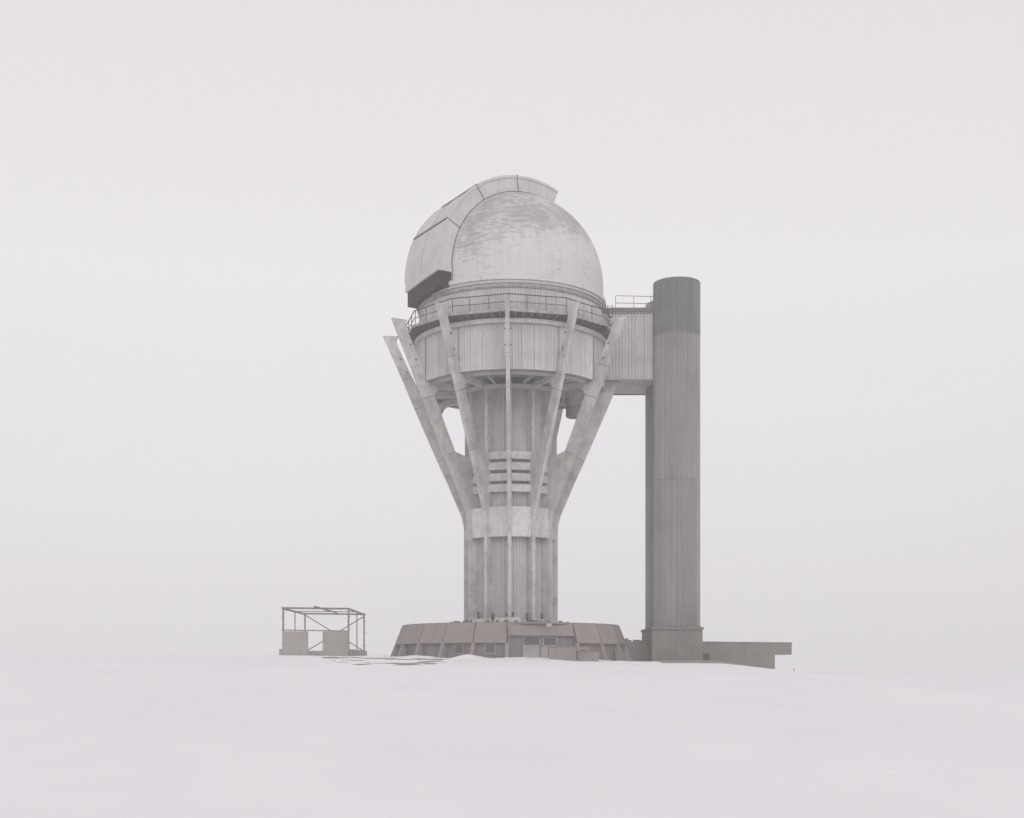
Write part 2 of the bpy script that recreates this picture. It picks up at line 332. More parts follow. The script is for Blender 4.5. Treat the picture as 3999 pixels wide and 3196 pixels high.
# buttresses: an upright pilaster with a splayed fin in four cast segments
def fin_poly(pts, w): return MB().prism([(-w/2, -r, z) for r, z in pts], (w, 0, 0))
core_poly = [(3.5,10.5),(3.62,10.9),(3.82,11.7),(4.21,12.6),(4.9,14.2),(5.70,15.9),(7.48,20.0),(8.42,22.25),(9.9,25.7),(8.95,25.7),(8.95,25.3),(7.75,22.62),(7.42,21.9),(7.42,21.3),(6.70,20.4),(4.93,16.36),(3.5,15.85)]
fcore = fin_poly(core_poly, 0.245).mesh('joint_core', M['block'])
fcore3 = fin_poly(core_poly[:7] + [(8.3,22.0),(7.42,22.0)] + core_poly[13:], 0.245).mesh('joint_core', M['block'])
pil = MB().box(-0.125, 0.125, -3.58, -2.55, 3.25, 21.33).mesh('buttress', M['concrete'])
seg1 = fin_poly([(3.45,10.3),(3.66,10.3),(3.67,10.85),(3.86,11.7),(4.25,12.6),(4.95,14.25),(5.74,15.97),(4.86,16.30),(3.45,15.90)], 0.29).mesh('segment', M['concrete'])
seg0 = fin_poly([(3.45,3.28),(3.655,3.28),(3.66,10.27),(3.45,10.27)], 0.28).mesh('segment', M['concrete'])
seg2 = fin_poly([(4.88,16.33),(5.755,16.0),(7.52,20.05),(6.60,20.38)], 0.285).mesh('segment', M['concrete'])
seg3 = fin_poly([(3.50,21.02),(5.9,20.98),(6.35,20.80),(6.62,20.42),(7.535,20.09),(8.46,22.3),(7.70,22.58),(7.36,21.95),(7.36,21.395),(3.50,21.395)], 0.29).mesh('segment', M['concrete'])
seg4 = fin_poly([(7.715,22.61),(8.475,22.33),(10.02,25.82),(8.80,25.80),(8.98,25.48),(8.86,25.10)], 0.285).mesh('segment', M['concrete'])
seg3c = fin_poly([(3.50,21.02),(5.9,20.98),(6.35,20.80),(6.62,20.42),(7.535,20.09),(8.36,22.07),(7.36,22.07),(7.36,21.395),(3.50,21.395)], 0.29).mesh('segment', M['concrete'])
for k in range(12):
    az = AZ0 + k*STEP; b = put('buttress', pil, tower, C3, az); WLb = b
    # children of a rotated parent: local identity, the buttress mesh and the segments share one origin
    segs = [seg0, seg1, seg2] + ([seg3c] if k == 3 else [seg3, seg4])
    if k != 8: segs.append(fcore3 if k == 3 else fcore)
    if k == 8: segs = [seg0, seg3c]
    for me in segs:
        o = bpy.data.objects.new('joint_core' if me in (fcore, fcore3) else 'segment', me); COL.objects.link(o); o.parent = b; WL[o.name] = Vector(C3)
    if k not in (3, 8):
        for (r, z) in ((8.15, 22.9), (8.6, 23.95)):
            o = bpy.data.objects.new('bracket', MB().box(-0.26, 0.26, -r-0.05, -r+0.05, z, z+0.07).mesh('bracket', M['rust'])); COL.objects.link(o); o.parent = b; WL[o.name] = Vector(C3)
# pale ring band
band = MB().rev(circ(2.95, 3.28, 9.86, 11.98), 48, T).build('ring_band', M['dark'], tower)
def bay_slab(r0, r1, half, z0, z1):
    b = []
    for s, r in ((-1, r0), (1, r0), (1, r1), (-1, r1)): pass
    pts = [(-r1*math.tan(half), -r1), (r1*math.tan(half), -r1), (r0*math.tan(half), -r0), (-r0*math.tan(half), -r0)]
    return MB().hexa([(x, y, z0) for x, y in pts], [(x, y, z1) for x, y in pts])
bp_ = bay_slab(3.10, 3.38, R_(13.6), 9.80, 12.06).mesh('band_panel', M['band'])
sl_ = bay_slab(2.86, 3.30, R_(13.5), 0, 0.56).mesh('slat', M['band'])
for k in range(12):
    az = AZ0 + (k+0.5)*STEP; put('band_panel', bp_, band, C3, az)
    for z in (13.19, 14.01, 14.84, 15.66): put('slat', sl_, tower, (T[0], T[1], z), az)
# clamps round the foot of the shaft
for k in range(12):
    az = AZ0 + k*STEP
    for s in (-1, 1):
        a = az + s*R_(4.2 + random.uniform(0, 1.5)); p = pol(T, 3.0, a, 0)
        MB().bar((p[0], p[1], 3.25), (p[0], p[1], 3.95 + random.uniform(0,.25)), 0.12, 0.2).build('clamp', M['rust'], tower)
# drum
drum = MB().rev(circ(6.9, 7.19, 21.48, 25.2), 96, T).build('drum', M['core'], tower)
ds = corr_arc(7.27, 21.44, 24.72, R_(3.50), 0.20, 0.05).mesh('drum_sheet', M['cladding'])
for k in range(12):
    for j in range(4): put('cladding_sheet', ds, drum, C3, AZ0 + k*STEP + R_(0.7) + R_(3.575) + j*R_(7.15))
fl = put('drum_floor', MB().rev([(2.6,21.95),(5.5,21.95),(5.5,21.50),(7.1,21.50),(7.1,22.2),(2.6,22.2)], 96, T).mesh('drum_floor', M['beam']), tower)
MB().rev(circ(4.02, 4.22, 20.80, 21.10), 96, T).build('ring_beam', M['beam'], tower)
MB().rev(circ(6.55, 6.80, 21.18, 21.46), 96, T).build('ring_beam', M['beam'], tower)
for k in range(12):        # slanting braces between the radial beams
    a = AZ0 + (k+0.5)*STEP
    MB().bar(pol(T, 4.25, a, 21.2), pol(T, 6.6, a + R_(1), 21.34), 0.16, 0.2).build('brace', M['beam'], tower)
MB().rev(circ(7.20, 7.52, 24.74, 25.04), 144, T).build('drum_cornice', M['band'], tower)
# upper drum
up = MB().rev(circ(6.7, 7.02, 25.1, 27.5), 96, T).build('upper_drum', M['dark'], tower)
us = corr_arc(7.11, 25.35, 27.34, R_(4.95), 0.20, 0.05).mesh('upper_sheet', M['cladding'])
for k in range(36): put('cladding_sheet', us, up, C3, R_(10*k+3))
MB().rev([(7.0,27.36),(7.20,27.36),(7.26,27.50),(7.22,27.64),(7.0,27.64)], 144, T).build('fascia_ring', M['edge'], up)
MB().rev([(6.9,27.665),(7.29,27.665),(7.33,27.78),(7.30,27.865),(6.9,27.865)], 144, T).build('fascia_ring', M['shutter'], up)
# balcony
bal = MB().rev(circ(7.15, 7.35, 25.10, 25.30), 96, T).build('balcony', M['deck'], tower)
RV = 8.32
def vtx(k, r=RV): return Vector(pol(T, r, AZ0 + k*STEP, 0))
for k in range(12):
    if k in (3,): continue
    f0, f1 = (0.0, 0.72) if k == 2 else (0.0, 1.0)
    A, B = vtx(k), vtx(k+1); a_, b_ = vtx(k, 7.2), vtx(k+1, 7.2)
    P0, P1 = A.lerp(B, f0), A.lerp(B, f1); q0, q1 = a_.lerp(b_, f0), a_.lerp(b_, f1)
    if k == 4: P0 = A.lerp(B, 0.25+.45); q0 = a_.lerp(b_, .7)
    n_b = max(2, int((P1-P0).length/0.55))
    for i in range(n_b):                    # floor boards, uneven, rusty
        s0, s1 = i/n_b + 0.012, (i+1)/n_b - 0.012; dz = random.uniform(-.02,.02)
        if k == 2 and i % 3 == 1: continue
        a1, a2 = P0.lerp(P1, s0), P0.lerp(P1, s1); c1, c2 = q0.lerp(q1, s0), q0.lerp(q1, s1)
        mk = lambda z: [(a1.x,a1.y,z),(a2.x,a2.y,z),(c2.x,c2.y,z),(c1.x,c1.y,z)]
        MB().hexa(mk(25.34+dz), mk(25.42+dz)).build('floor_plate', M['deck'], bal)
    for i in range(n_b+1):
        s = i/n_b; o_, c_ = P0.lerp(P1, s), q0.lerp(q1, s)
        jb = MB().bar((o_.x,o_.y,25.22), (c_.x,c_.y,25.16), 0.09, 0.2)
        if 6 <= k <= 8: jb.bar((o_.x,o_.y,25.2), (c_.x,c_.y,23.9), 0.08)
        jb.build('joist', M['deck'], bal)
    d = (P1-P0).normalized(); out = Vector((d.y, -d.x, 0))
    e0, e1 = P0 + out*0.03, P1 + out*0.03
    MB().bar((e0.x,e0.y,25.41), (e1.x,e1.y,25.41), 0.06, 0.20).build('deck_edge', M['edge'], bal)
    rl = (P1-P0).length; npst = max(1, round(rl/1.45)); inn = -out*0.10
    for i in range(npst+1):
        if i == npst and k != 2: break
        s = i/npst if i else 0.03
        w = P0.lerp(P1, s) + inn; lean = random.uniform(-.03,.03)
        MB().bar((w.x,w.y,25.40), (w.x+lean,w.y,26.58), 0.055).build('post', M['rail'], bal)
    for z, ww in ((26.58, 0.06), (26.03, 0.04)):
        r0, r1 = P0+inn, P1+inn; sg = random.uniform(-.03,.01)
        mmb = MB(); m_ = (r0+r1)/2
        mmb.bar((r0.x,r0.y,z), (m_.x,m_.y,z+sg), ww).bar((m_.x,m_.y,z+sg), (r1.x,r1.y,z), ww)
        mmb.build('rail', M['rail'], bal)
# dome
DZ = 29.33; DR = 7.19
prof = [(DR, 28.0), (DR, 28.4), (DR, 28.9)] + [(DR*math.cos(a), DZ + DR*math.sin(a)) for a in np.linspace(0, math.pi/2-0.004, 56)]
dome = MB().rev(prof, 144, T, closed=False).build('dome', M['dome'], tower, smooth=True)
tag(dome, 'white painted observatory dome with grey weathered patches')
MB().rev([(7.05,27.875),(7.40,27.875),(7.42,27.92),(7.40,28.20),(7.24,28.26),(7.05,28.26)], 144, T).build('skirt', M['dome'], dome)
AL = R_(58); s_ = Vector((-math.sin(AL), -math.cos(AL), 0)); n_ = Vector((math.cos(AL), -math.sin(AL), 0)); TC = Vector((T[0], T[1], 0))
HWd = 2.6; RO = 7.88; ZO = 29.33
def dp(u, r, t_):              # u across the slit, r radius in the slit plane, t_ angle up from the horizontal
    q = TC + n_*u + s_*(r*math.cos(t_)); return (q.x, q.y, ZO + r*math.sin(t_))
def arch(u0, u1, r0, r1, t0, t1, n=14):
    mb = MB(); vs = []; fs = []
    for i in range(n+1):
        t_ = t0 + (t1-t0)*i/n
        vs += [dp(u0,r0,t_), dp(u1,r0,t_), dp(u1,r1,t_), dp(u0,r1,t_)]
    for i in range(n):
        a = 4*i; b = a+4
        fs += [(a+j, a+(j+1)%4, b+(j+1)%4, b+j) for j in range(4)]
    fs += [(3,2,1,0), (4*n,4*n+1,4*n+2,4*n+3)]
    return mb.add(vs, fs)
def sboxd(u0, u1, a0, a1, zb0, zb1, zt):
    f = lambda u, a, z: ((TC + n_*u + s_*a).x, (TC + n_*u + s_*a).y, z)
    return ([f(u0,a0,zb0), f(u0,a1,zb0), f(u1,a1,zb1), f(u1,a0,zb1), f(u0,a0,zt), f(u0,a1,zt), f(u1,a1,zt), f(u1,a0,zt)], [(0,3,2,1),(0,1,5,4),(1,2,6,5),(2,3,7,6),(3,0,4,7)])
angs = [0, 26, 54, 82, 110]
for i in range(4):
    t0, t1 = R_(angs[i]) + 0.004, R_(angs[i+1]) - 0.004
    bump_ = 0.02*(i % 2)
    for u0, u1 in ((-HWd, -0.02), (0.02, HWd)):
        mb = arch(u0, u1, 5.9 if i else 6.0, RO - bump_, t0 if i else 0.0, t1)
        if i == 0: zb = (28.55, 28.74) if u0 < -1 else (28.74, 28.90); mb.add(*sboxd(u0, u1, 6.0, RO, zb[0], zb[1], ZO))
        mb.build('shutter_panel', M['shutter'], dome, smooth=False)
    for u in (-HWd, HWd):      # edge lips
        s = 1 if u > 0 else -1
        arch(min(u, u+s*0.07), max(u, u+s*0.07), RO-0.16, RO+0.03, t0, t1).build('edge_lip', M['shutter'], dome)
for a in angs[1:4]:
    t_ = R_(a); arch(-HWd-0.08, HWd+0.08, RO-0.05, RO+0.075, t_-0.006, t_+0.003, 1).build('joint_flange', M['rail'], dome)
    arch(HWd, HWd+0.03, 6.6, RO, t_-0.003, t_+0.003, 1).build('joint_strip', M['rail'], dome)
# lower shutter panels hang straight down below the equator
def sbox(u0, u1, a0, a1, zb0, zb1, zt):
    f = lambda u, a, z: ((TC + n_*u + s_*a).x, (TC + n_*u + s_*a).y, z)
    return MB().hexa([f(u0,a0,zb0), f(u0,a1,zb0), f(u1,a1,zb1), f(u1,a0,zb1)], [f(u0,a0,zt), f(u0,a1,zt), f(u1,a1,zt), f(u1,a0,zt)])
for u in (HWd, -HWd):      # dark sealing strip where the cheeks meet the dome
    s = 1 if u > 0 else -1; rs = math.sqrt(DR*DR - HWd*HWd)
    zq = TC + n_*(u + s*0.017) + s_*(rs-0.04); MB().bar((zq.x, zq.y, 28.3), (zq.x, zq.y, ZO), 0.05, 0.12).build('sealing_strip', M['rail'], dome)
    arch(min(u, u+s*0.035), max(u, u+s*0.035), rs-0.12, rs+0.035, 0, R_(112), 40).build('sealing_strip', M['rail'], dome)
sbox(-0.05, 0.05, RO, RO+0.03, 28.72, 28.73, ZO+0.01).build('centre_strip', M['shutter'], dome)
for u in (-0.035,):
    arch(u, u+0.07, RO-0.02, RO+0.02, R_(0), R_(108), 40).build('centre_strip', M['beam'], dome)
sbox(-HWd+0.06, -0.02, 5.6, RO-0.17, 27.46, 27.63, 28.75).build('shutter_box', M['brown'], dome)
sbox(0.0, HWd-0.04, 5.6, RO-0.17, 27.64, 27.80, 28.86).build('shutter_box', M['brown'], dome)

# drum-shaped tank hanging under the drum
tank = thing('hanging_tank', (5.2, 95.6, 19.5), 'grey steel tank hanging under the drum floor behind the right fins', 'tank')
MB().cyl((5.0, 95.6), 0.80, 20.36, 21.48, 32).build('upper_shell', M['beam'], tank)
MB().cyl((4.88, 95.6), 0.66, 19.62, 20.34, 32).cyl((4.88,95.6), 0.55, 19.52, 19.618, 32, 0.66).build('lower_shell', M['strut'], tank)

# ------------------------------------------------------------------ bridge between tower and stair tower
BR = thing('covered_bridge', (9, 96.4, 22.1), 'corrugated enclosed bridge linking the drum to the tall grey stair tower', 'bridge')
BY0, BY1, BZ0, BZ1 = 93.95, 99.0, 22.2, 27.65
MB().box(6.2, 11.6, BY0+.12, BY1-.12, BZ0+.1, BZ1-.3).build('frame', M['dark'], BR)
x = 6.3
while x < 11.0:
    w = 0.985
    corr_flat((x, BY0+.05), (x+w-0.01, BY0+.05), BZ0-.02, BZ1-.4, 0.235, 0.066, (0,-1)).build('cladding_sheet', M['cladding'], BR)
    corr_flat((x, BY1-.05), (x+w-0.01, BY1-.05), BZ0-.02, BZ1-.4, 0.235, 0.066, (0,1)).build('cladding_sheet', M['cladding'], BR)
    n = 24; vs = []; fs = []                # soffit sheet: ridges run across the bridge
    for i in range(n+1):
        xx = x + (w-0.01)*i/n; zz = BZ0 + 0.04*math.sin(2*math.pi*i/6)
        vs += [(xx, BY0, zz), (xx, BY1, zz), (xx, BY0, zz+0.03), (xx, BY1, zz+0.03)]
    for i in range(n):
        a = 4*i; b = a+4; fs += [(a,a+1,b+1,b), (a+2,b+2,b+3,a+3), (a,b,b+2,a+2), (a+1,a+3,b+3,b+1)]
    MB().add(vs, fs).build('soffit_sheet', M['core'], BR); x += w
MB().box(7.0, 11.2, BY0-.12, BY1+.1, BZ1-.27, BZ1).build('roof', M['fascia'], BR)
MB().box(7.1, 11.2, BY0-.06, BY0-.01, BZ1-.37, BZ1-.29).build('gutter', M['white'], BR)
MB().bar((6.6,BY0-.03,BZ0-.05),(11.2,BY0-.03,BZ0-.05),0.07).build('lower_trim', M['beam'], BR)
MB().bar((6.6,BY1+.05,BZ0-.08),(11.2,BY1+.05,BZ0-.08),0.1).build('lower_trim', M['rust'], BR)
for xp in (8.0, 9.40, 10.72):
    MB().bar((xp,BY0+.1,BZ1),(xp,BY0+.1,BZ1+.98),0.035).build('post', M['rust'], BR)
for z in (BZ1+.42, BZ1+.98):
    MB().bar((8.0,BY0+.1,z),(11.2,BY0+.1,z-0.07),0.035).build('rail', M['rust'], BR)

# ------------------------------------------------------------------ stair tower
ST = thing('stair_tower', (12.6, 95, 0.3), 'tall dark corrugated double stair tower standing on a concrete block', 'tower')
PF = (12.70, 93.95); PR = 1.76
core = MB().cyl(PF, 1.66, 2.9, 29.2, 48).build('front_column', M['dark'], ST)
tiers = [(2.94, 14.26, 'pipe'), (14.285, 25.38, 'pipe'), (25.33, 29.52, 'pipe_top')]
for (z0, z1, mt) in tiers:
    rr = PR + (0.012 if mt == 'pipe_top' else 0)
    me = corr_arc(rr, z0, z1, R_(14.93), 0.20, 0.055).mesh('pipe_sheet', M[mt])
    for k in range(12): put('cladding_sheet', me, core, (PF[0], PF[1], 0), R_(30*k+6))
PB = (12.55, 97.25)
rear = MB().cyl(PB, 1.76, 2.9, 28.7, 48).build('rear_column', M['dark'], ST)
MB().cyl(PB, 1.86, 28.86, 29.25, 40, 1.2).build('cap', M['cladding'], rear)
for (z0, z1, mt) in [(2.94,14.26,'pipe'),(14.285,25.38,'pipe'),(25.4,28.85,'cladding')]:
    me = corr_arc(1.86, z0, z1, R_(14.93), 0.20, 0.055).mesh('rear_sheet', M[mt])
    for k in range(12): put('cladding_sheet', me, rear, (PB[0], PB[1], 0), R_(30*k+4))
for k in range(12):
    a = R_(-72 + 11*k*1.15); p = pol(PF, PR+0.04, a, 25.62)
    MB().bar((p[0],p[1],p[2]), (p[0]+0.05*math.sin(a),p[1]-0.05*math.cos(a),p[2]), 0.05).build('bolt', M['brown'], core)
# concrete block under it: uneven cast faces
blk = MB().box(10.58, 14.38, 91.9, 99.3, -0.6, 2.93).build('base_block', M['block'], ST)
MB().box(10.50, 14.46, 91.8, 99.4, 2.80, 2.97).build('base_ledge', M['block'], ST)
for i in range(9):
    xx = 10.9 + 0.38*i + random.uniform(-.1,.1)
    MB().box(xx, xx+random.uniform(.1,.3), 91.95, 92.2, 2.96, 3.0+random.uniform(.01,.09)).build('mortar_lump', M['block'], ST)

# ------------------------------------------------------------------ annex right of the block
AN = thing('concrete_annex', (17.5, 95, 0), 'low flat-roofed concrete annex with an overhanging end right of the stair tower', 'building')
A0, A1 = Vector((14.39, 92.05)), Vector((20.5, 95.0)); dA = (A1-A0).normalized(); nA = Vector((-dA.y, dA.x))
def aq(u, v): q = A0 + dA*u + nA*v; return (q.x, q.y)
LA = (A1-A0).length
def abox(u0, u1, v0, v1, z0, z1): 
    b = [aq(u0,v0), aq(u1,v0), aq(u1,v1), aq(u0,v1)]
    return MB().hexa([(x,y,z0) for x,y in b], [(x,y,z1) for x,y in b])
abox(0, LA, 0, 5.0, -1.4, 1.80).build('wall', M['annex'], AN)
abox(0.55, LA, -0.03, 0.0, 0.92, 1.77).build('wall_face', M['annex'], AN)
abox(0, LA+1.65, -0.05, 5.1, 1.80, 1.90).build('roof', M['annex'], AN)
abox(LA+0.0, LA+1.62, -0.02, 5.0, 0.93, 1.795).build('overhang', M['annex'], AN)
abox(0.08, 0.62, -0.045, 0.02, 0.1, 0.98).build('niche_shade', M['dark'], AN)  # dark plate standing in for the shade inside an open niche
# link wall between the round building and the block
LK = thing('link_wall', (9.4, 94.5, 0.3), 'short concrete link wall with crumbling top between round building and block', 'wall')
MB().box(8.3, 10.56, 94.2, 97.5, -0.4, 1.93).build('wall', M['block'], LK)
for i in range(9):
    xx = 8.75 + i*0.2 + random.uniform(-.05,.05); hh = max(0.03, 0.2 - 0.02*i) * random.uniform(.3,1.2)
    MB().box(xx, xx+random.uniform(.12,.3), 94.25, 94.6, 1.92, 1.96+hh).build('coping_stone', M['block'], LK)

# ------------------------------------------------------------------ round entrance building
EB = thing('entrance_building', (T[0], T[1], 0.4), 'low round building with sloping pinkish panels at the foot of the tower', 'building')
R0, Z0, R1, Z1 = 8.45, 3.14, 9.02, 1.68
body = MB().rev([(0.5,0.0),(8.62,0.0),(8.72,1.9),(8.30,3.04),(4.9,3.27),(0.5,3.30)], 96, T, R_(31.9), R_(358.4)).build('wall', M['wall'], EB)
MB().rev([(0.5,0.0),(8.0,0.0),(8.0,3.05),(0.5,3.05)], 12, T, R_(-1.6), R_(31.9)).build('inner_wall', M['wall'], EB)
azs = [R_(32 + 326.3/21*i) for i in range(22)]
def pq(r, az, z): return pol(T, r, az, z)
for i in range(21):
    a, b = azs[i] + 0.0035, azs[i+1] - 0.0035
    if i % 2: rr = 0.012
    else: rr = 0.0
    dr = rr + random.uniform(0, .015)
    bot = [pq(R1+dr, a, Z1), pq(R1+dr, b, Z1), pq(R1-0.16, b, Z1+0.02), pq(R1-0.16, a, Z1+0.02)]
    top = [pq(R0+dr, a, Z0), pq(R0+dr, b, Z0), pq(R0-0.18, b, Z0), pq(R0-0.18, a, Z0)]
    MB().hexa(bot, top).build('roof_panel', M['panel'], EB)
for i in range(22):             # raking struts under each joint
    a = azs[i]; e = R_(0.85)
    bot = [pq(9.56, a-e, 0.30), pq(9.56, a+e, 0.30), pq(8.9, a+e, 0.30), pq(8.9, a-e, 0.30)]
    top = [pq(R1+0.015, a-e, Z1-0.01), pq(R1+0.015, a+e, Z1-0.01), pq(8.6, a+e, Z1-0.01), pq(8.6, a-e, Z1-0.01)]
    MB().hexa(bot, top).build('strut', M['strut'], EB)
MB().rev([(8.05,3.06),(8.42,3.06),(8.42,3.17),(8.05,3.17)], 96, T).build('roof_edge', M['strut'], EB)
# entrance bay: flat canopy panel, door, windows
E0, E1 = Vector(pq(R0, R_(-1.6), 0)[:2]), Vector(pq(R0, R_(31.9), 0)[:2]); dE = (E1-E0).normalized(); oE = Vector((dE.y, -dE.x)); LE = (E1-E0).length
def eq(u, v): q = E0 + dE*u + oE*v; return (q.x, q.y)
def ebox(u0, u1, v0, v1, z0, z1, v1b=None):
    v1b = v1 if v1b is None else v1b
    b = [eq(u0,v1b), eq(u1,v1b), eq(u1,v0), eq(u0,v0)]; t_ = [eq(u0,v1), eq(u1,v1), eq(u1,v0), eq(u0,v0)]
    return MB().hexa([(x,y,z0) for x,y in b], [(x,y,z1) for x,y in t_])
ebox(0.03, LE-0.03, -0.1, 0.0, 2.20, 3.15, 0.40).build('canopy_panel', M['panel'], EB)
ebox(-0.05, LE+0.05, -0.4, 0.12, 0.2, 2.22).build('entrance_wall', M['wall'], EB)
ebox(-0.06, 0.0, -0.3, 0.42, 1.6, 3.12, 0.55).build('end_cheek', M['panel'], EB)
def frame(u0, u1, z0, z1, v, w, mat, name='frame', parent=EB):
    mb = MB()
    for (a0, a1, b0, b1) in ((u0,u1,z1-w,z1),(u0,u1,z0,z0+w),(u0,u0+w,z0+w,z1-w),(u1-w,u1,z0+w,z1-w)):
        b = [eq(a0,v+0.05), eq(a1,v+0.05), eq(a1,v), eq(a0,v)]
        mb.hexa([(x,y,b0) for x,y in b], [(x,y,b1) for x,y in b])
    return mb.build(name, mat, parent)
du = 1.10
dr_ = ebox(du, du+1.22, 0.12, 0.17, 0.3, 1.46).build('door', M['door'], EB)
fr = frame(du, du+1.24, 1.47, 2.16, 0.125, 0.06, M['white'], 'window')
ebox(du+0.06, du+1.18, 0.12, 0.14, 1.53, 2.10).build('pane', M['glass'], fr)
fr = frame(du+1.47, du+2.55, 1.45, 2.13, 0.125, 0.08, M['white'], 'window')
ebox(du+1.55, du+2.47, 0.12, 0.14, 1.53, 2.05).build('pane', M['glass'], fr)
ebox(du+1.34, du+1.86, 0.12, 0.17, 0.3, 1.42).build('side_panel', M['door'], EB)
ebox(du+1.22, du+1.34, 0.12, 0.20, 0.3, 2.2).build('door_post', M['wall'], EB)
for i in (20, 19):         # small square windows in the bays left of the entrance
    a = (azs[i]+azs[i+1])/2; hw = R_(2.35); f_ = M['white'] if i in (20,) else M['door']
    mb = MB()
    def wq(r, da, z): return pq(r, a+da, z)
    for (a0, a1, b0, b1) in ((-hw,hw,1.58,1.635),(-hw,hw,0.90,0.95),(-hw,-hw*0.88,0.95,1.58),(hw*0.88,hw,0.95,1.58)):
        mb.hexa([wq(8.79,a0,b0),wq(8.79,a1,b0),wq(8.66,a1,b0),wq(8.66,a0,b0)], [wq(8.79,a0,b1),wq(8.79,a1,b1),wq(8.66,a1,b1),wq(8.66,a0,b1)])
    w_ = mb.build('window', f_, EB)
    MB().hexa([wq(8.745,-hw*.88,0.95),wq(8.745,hw*.88,0.95),wq(8.66,hw*.88,0.95),wq(8.66,-hw*.88,0.95)], [wq(8.745,-hw*.88,1.58),wq(8.745,hw*.88,1.58),wq(8.66,hw*.88,1.58),wq(8.66,-hw*.88,1.58)]).build('pane', M['glass'], w_)
# low walls and a trough in front of the entrance, right side
LW = thing('low_wall', (3.5, 84.6, 0.4), 'low concrete wall in the snow just right of the entrance door', 'wall')
MB().box(2.58, 4.42, 84.3, 84.7, 0.1, 1.33).build('wall', M['strut'], LW)
MB().box(2.54, 4.50, 84.26, 84.74, 1.33, 1.38).build('coping', M['wall'], LW)
TR = thing('concrete_trough', (5.35, 85.2, 0.4), 'square concrete trough half buried in snow right of the low wall', 'trough')
MB().hexa([(4.68,84.9,0.1),(6.0,84.9,0.1),(6.0,86.0,0.1),(4.68,86.0,0.1)], [(4.6,84.8,1.02),(6.1,84.8,1.02),(6.1,86.1,1.02),(4.6,86.1,1.02)]).build('trough_body', M['strut'], TR)
MB().box(4.55, 6.15, 84.75, 86.15, 1.02, 1.08).build('rim', M['wall'], TR)
SL = MB().box(4.62, 5.5, 86.25, 86.7, 1.26, 1.34).box(4.7, 4.85, 86.3, 86.6, 0.2, 1.26).box(5.25, 5.4, 86.3, 86.6, 0.2, 1.26).build('snowy_ledge', M['white'])
tag(SL, 'narrow ledge topped with snow behind the concrete trough', 'ledge')

# broken boards and rubble round the foot of the shaft, on the flat roof
bl = [(-33,1.1,.22,'bent'),(-24,1.0,.2,'torn'),(-14,.45,.24,'small'),(-6,1.35,.24,'long'),(3,.95,.26,'square'),(10,.8,.1,'thin'),(30,.4,.2,'small'),(44,.9,.18,'bent')]
names = ['leftmost dirty white board, bent and pointed, on the roof at the shaft foot','torn white board second from the left at the shaft foot',
 'small white board scrap left of the long board at the shaft foot','long white board lying on the roof left of the shaft centre','square white board right beside the long one at the shaft foot',
 'thin white strip lying just right of the square board on the roof','small white scrap in the dark rubble right of the shaft centre','rightmost bent white board at the shaft foot']
for (az, w, h, _), lb in zip(bl, names):
    a = R_(az); c = pol(T, 4.6, a, 3.24); h = h*1.5; tx, ty = math.cos(a), math.sin(a); r0 = random.uniform(0,.12)
    pts = [(-w/2, 0), (-w/4, -0.02), (w/2, 0), (w/2-random.uniform(0,.1), h), (w/6, h*random.uniform(.75,1.05)), (-w/2+random.uniform(0,.35)*w, h*random.uniform(.6,1))]
    q = [(c[0]+u*tx, c[1]+u*ty+0.1*v, c[2]+0.03+v) for u, v in pts]
    o = MB().prism(q, (0.02, 0.10, 0.02)).build('broken_board', M['foam']); tag(o, lb, 'board', 'broken boards at the shaft foot')
rb = MB()
for i in range(190):
    a = R_(random.uniform(-80, 80)); r = random.uniform(3.9, 4.9); p = pol(T, r, a, 3.27); s = random.uniform(.05,.2)
    z = random.uniform(0, .22)
    rb.hexa([(p[0]-s,p[1]-s,p[2]-.05),(p[0]+s,p[1]-s*.6,p[2]-.05),(p[0]+s*.8,p[1]+s,p[2]-.05),(p[0]-s,p[1]+s,p[2]-.05)],
            [(p[0]-s*.5,p[1]-s*.6,p[2]+z),(p[0]+s*.6,p[1]-s*.4,p[2]+z*.8),(p[0]+s*.4,p[1]+s*.5,p[2]+z*1.1),(p[0]-s*.6,p[1]+s*.5,p[2]+z)])
tag(rb.build('roof_rubble', M['deck']), 'dark rubble heaped on the flat roof round the foot of the shaft', 'rubble', kind='stuff')
lamp = thing('roof_lamp', (2.6, 86.5, 3.1), 'small pale broken lamp hanging over the edge of the canopy', 'lamp')
MB().bar((2.45,87.2,3.12),(2.62,86.35,3.05),0.05).build('arm', M['foam'], lamp)
MB().hexa([(2.45,86.2,2.82),(2.85,86.2,2.86),(2.8,86.5,2.88),(2.45,86.5,2.84)], [(2.42,86.15,3.0),(2.8,86.15,3.06),(2.8,86.5,3.06),(2.42,86.5,3.0)]).build('shade', M['foam'], lamp)
# broken planks on the right part of the balcony
pls = ['leftmost broken plank sticking up from the balcony behind the right front fin','second broken plank from the left on the right part of the balcony',
 'steepest splintered plank in the middle of the balcony debris','long flat broken plank across the balcony debris','short plank leaning over the balcony edge right of the long one','rightmost splintered plank on the balcony near the bridge']
for i, lb in enumerate(pls):
    a = R_(31.5 + i*4.2); r = 8.1; p = Vector(pol(T, r, a, 25.50)); d = Vector((math.cos(a), math.sin(a), [0.9,0.6,1.1,0.12,0.5,0.35][i])).normalized() * [0.55,0.6,0.7,1.5,0.7,0.8][i]
    if i % 2: d.x = -d.x
    o = MB().bar(p, p+d, 0.10, 0.04).build('broken_plank', M['rust'] if i % 2 else M['edge']); tag(o, lb, 'plank', 'broken planks on the balcony')
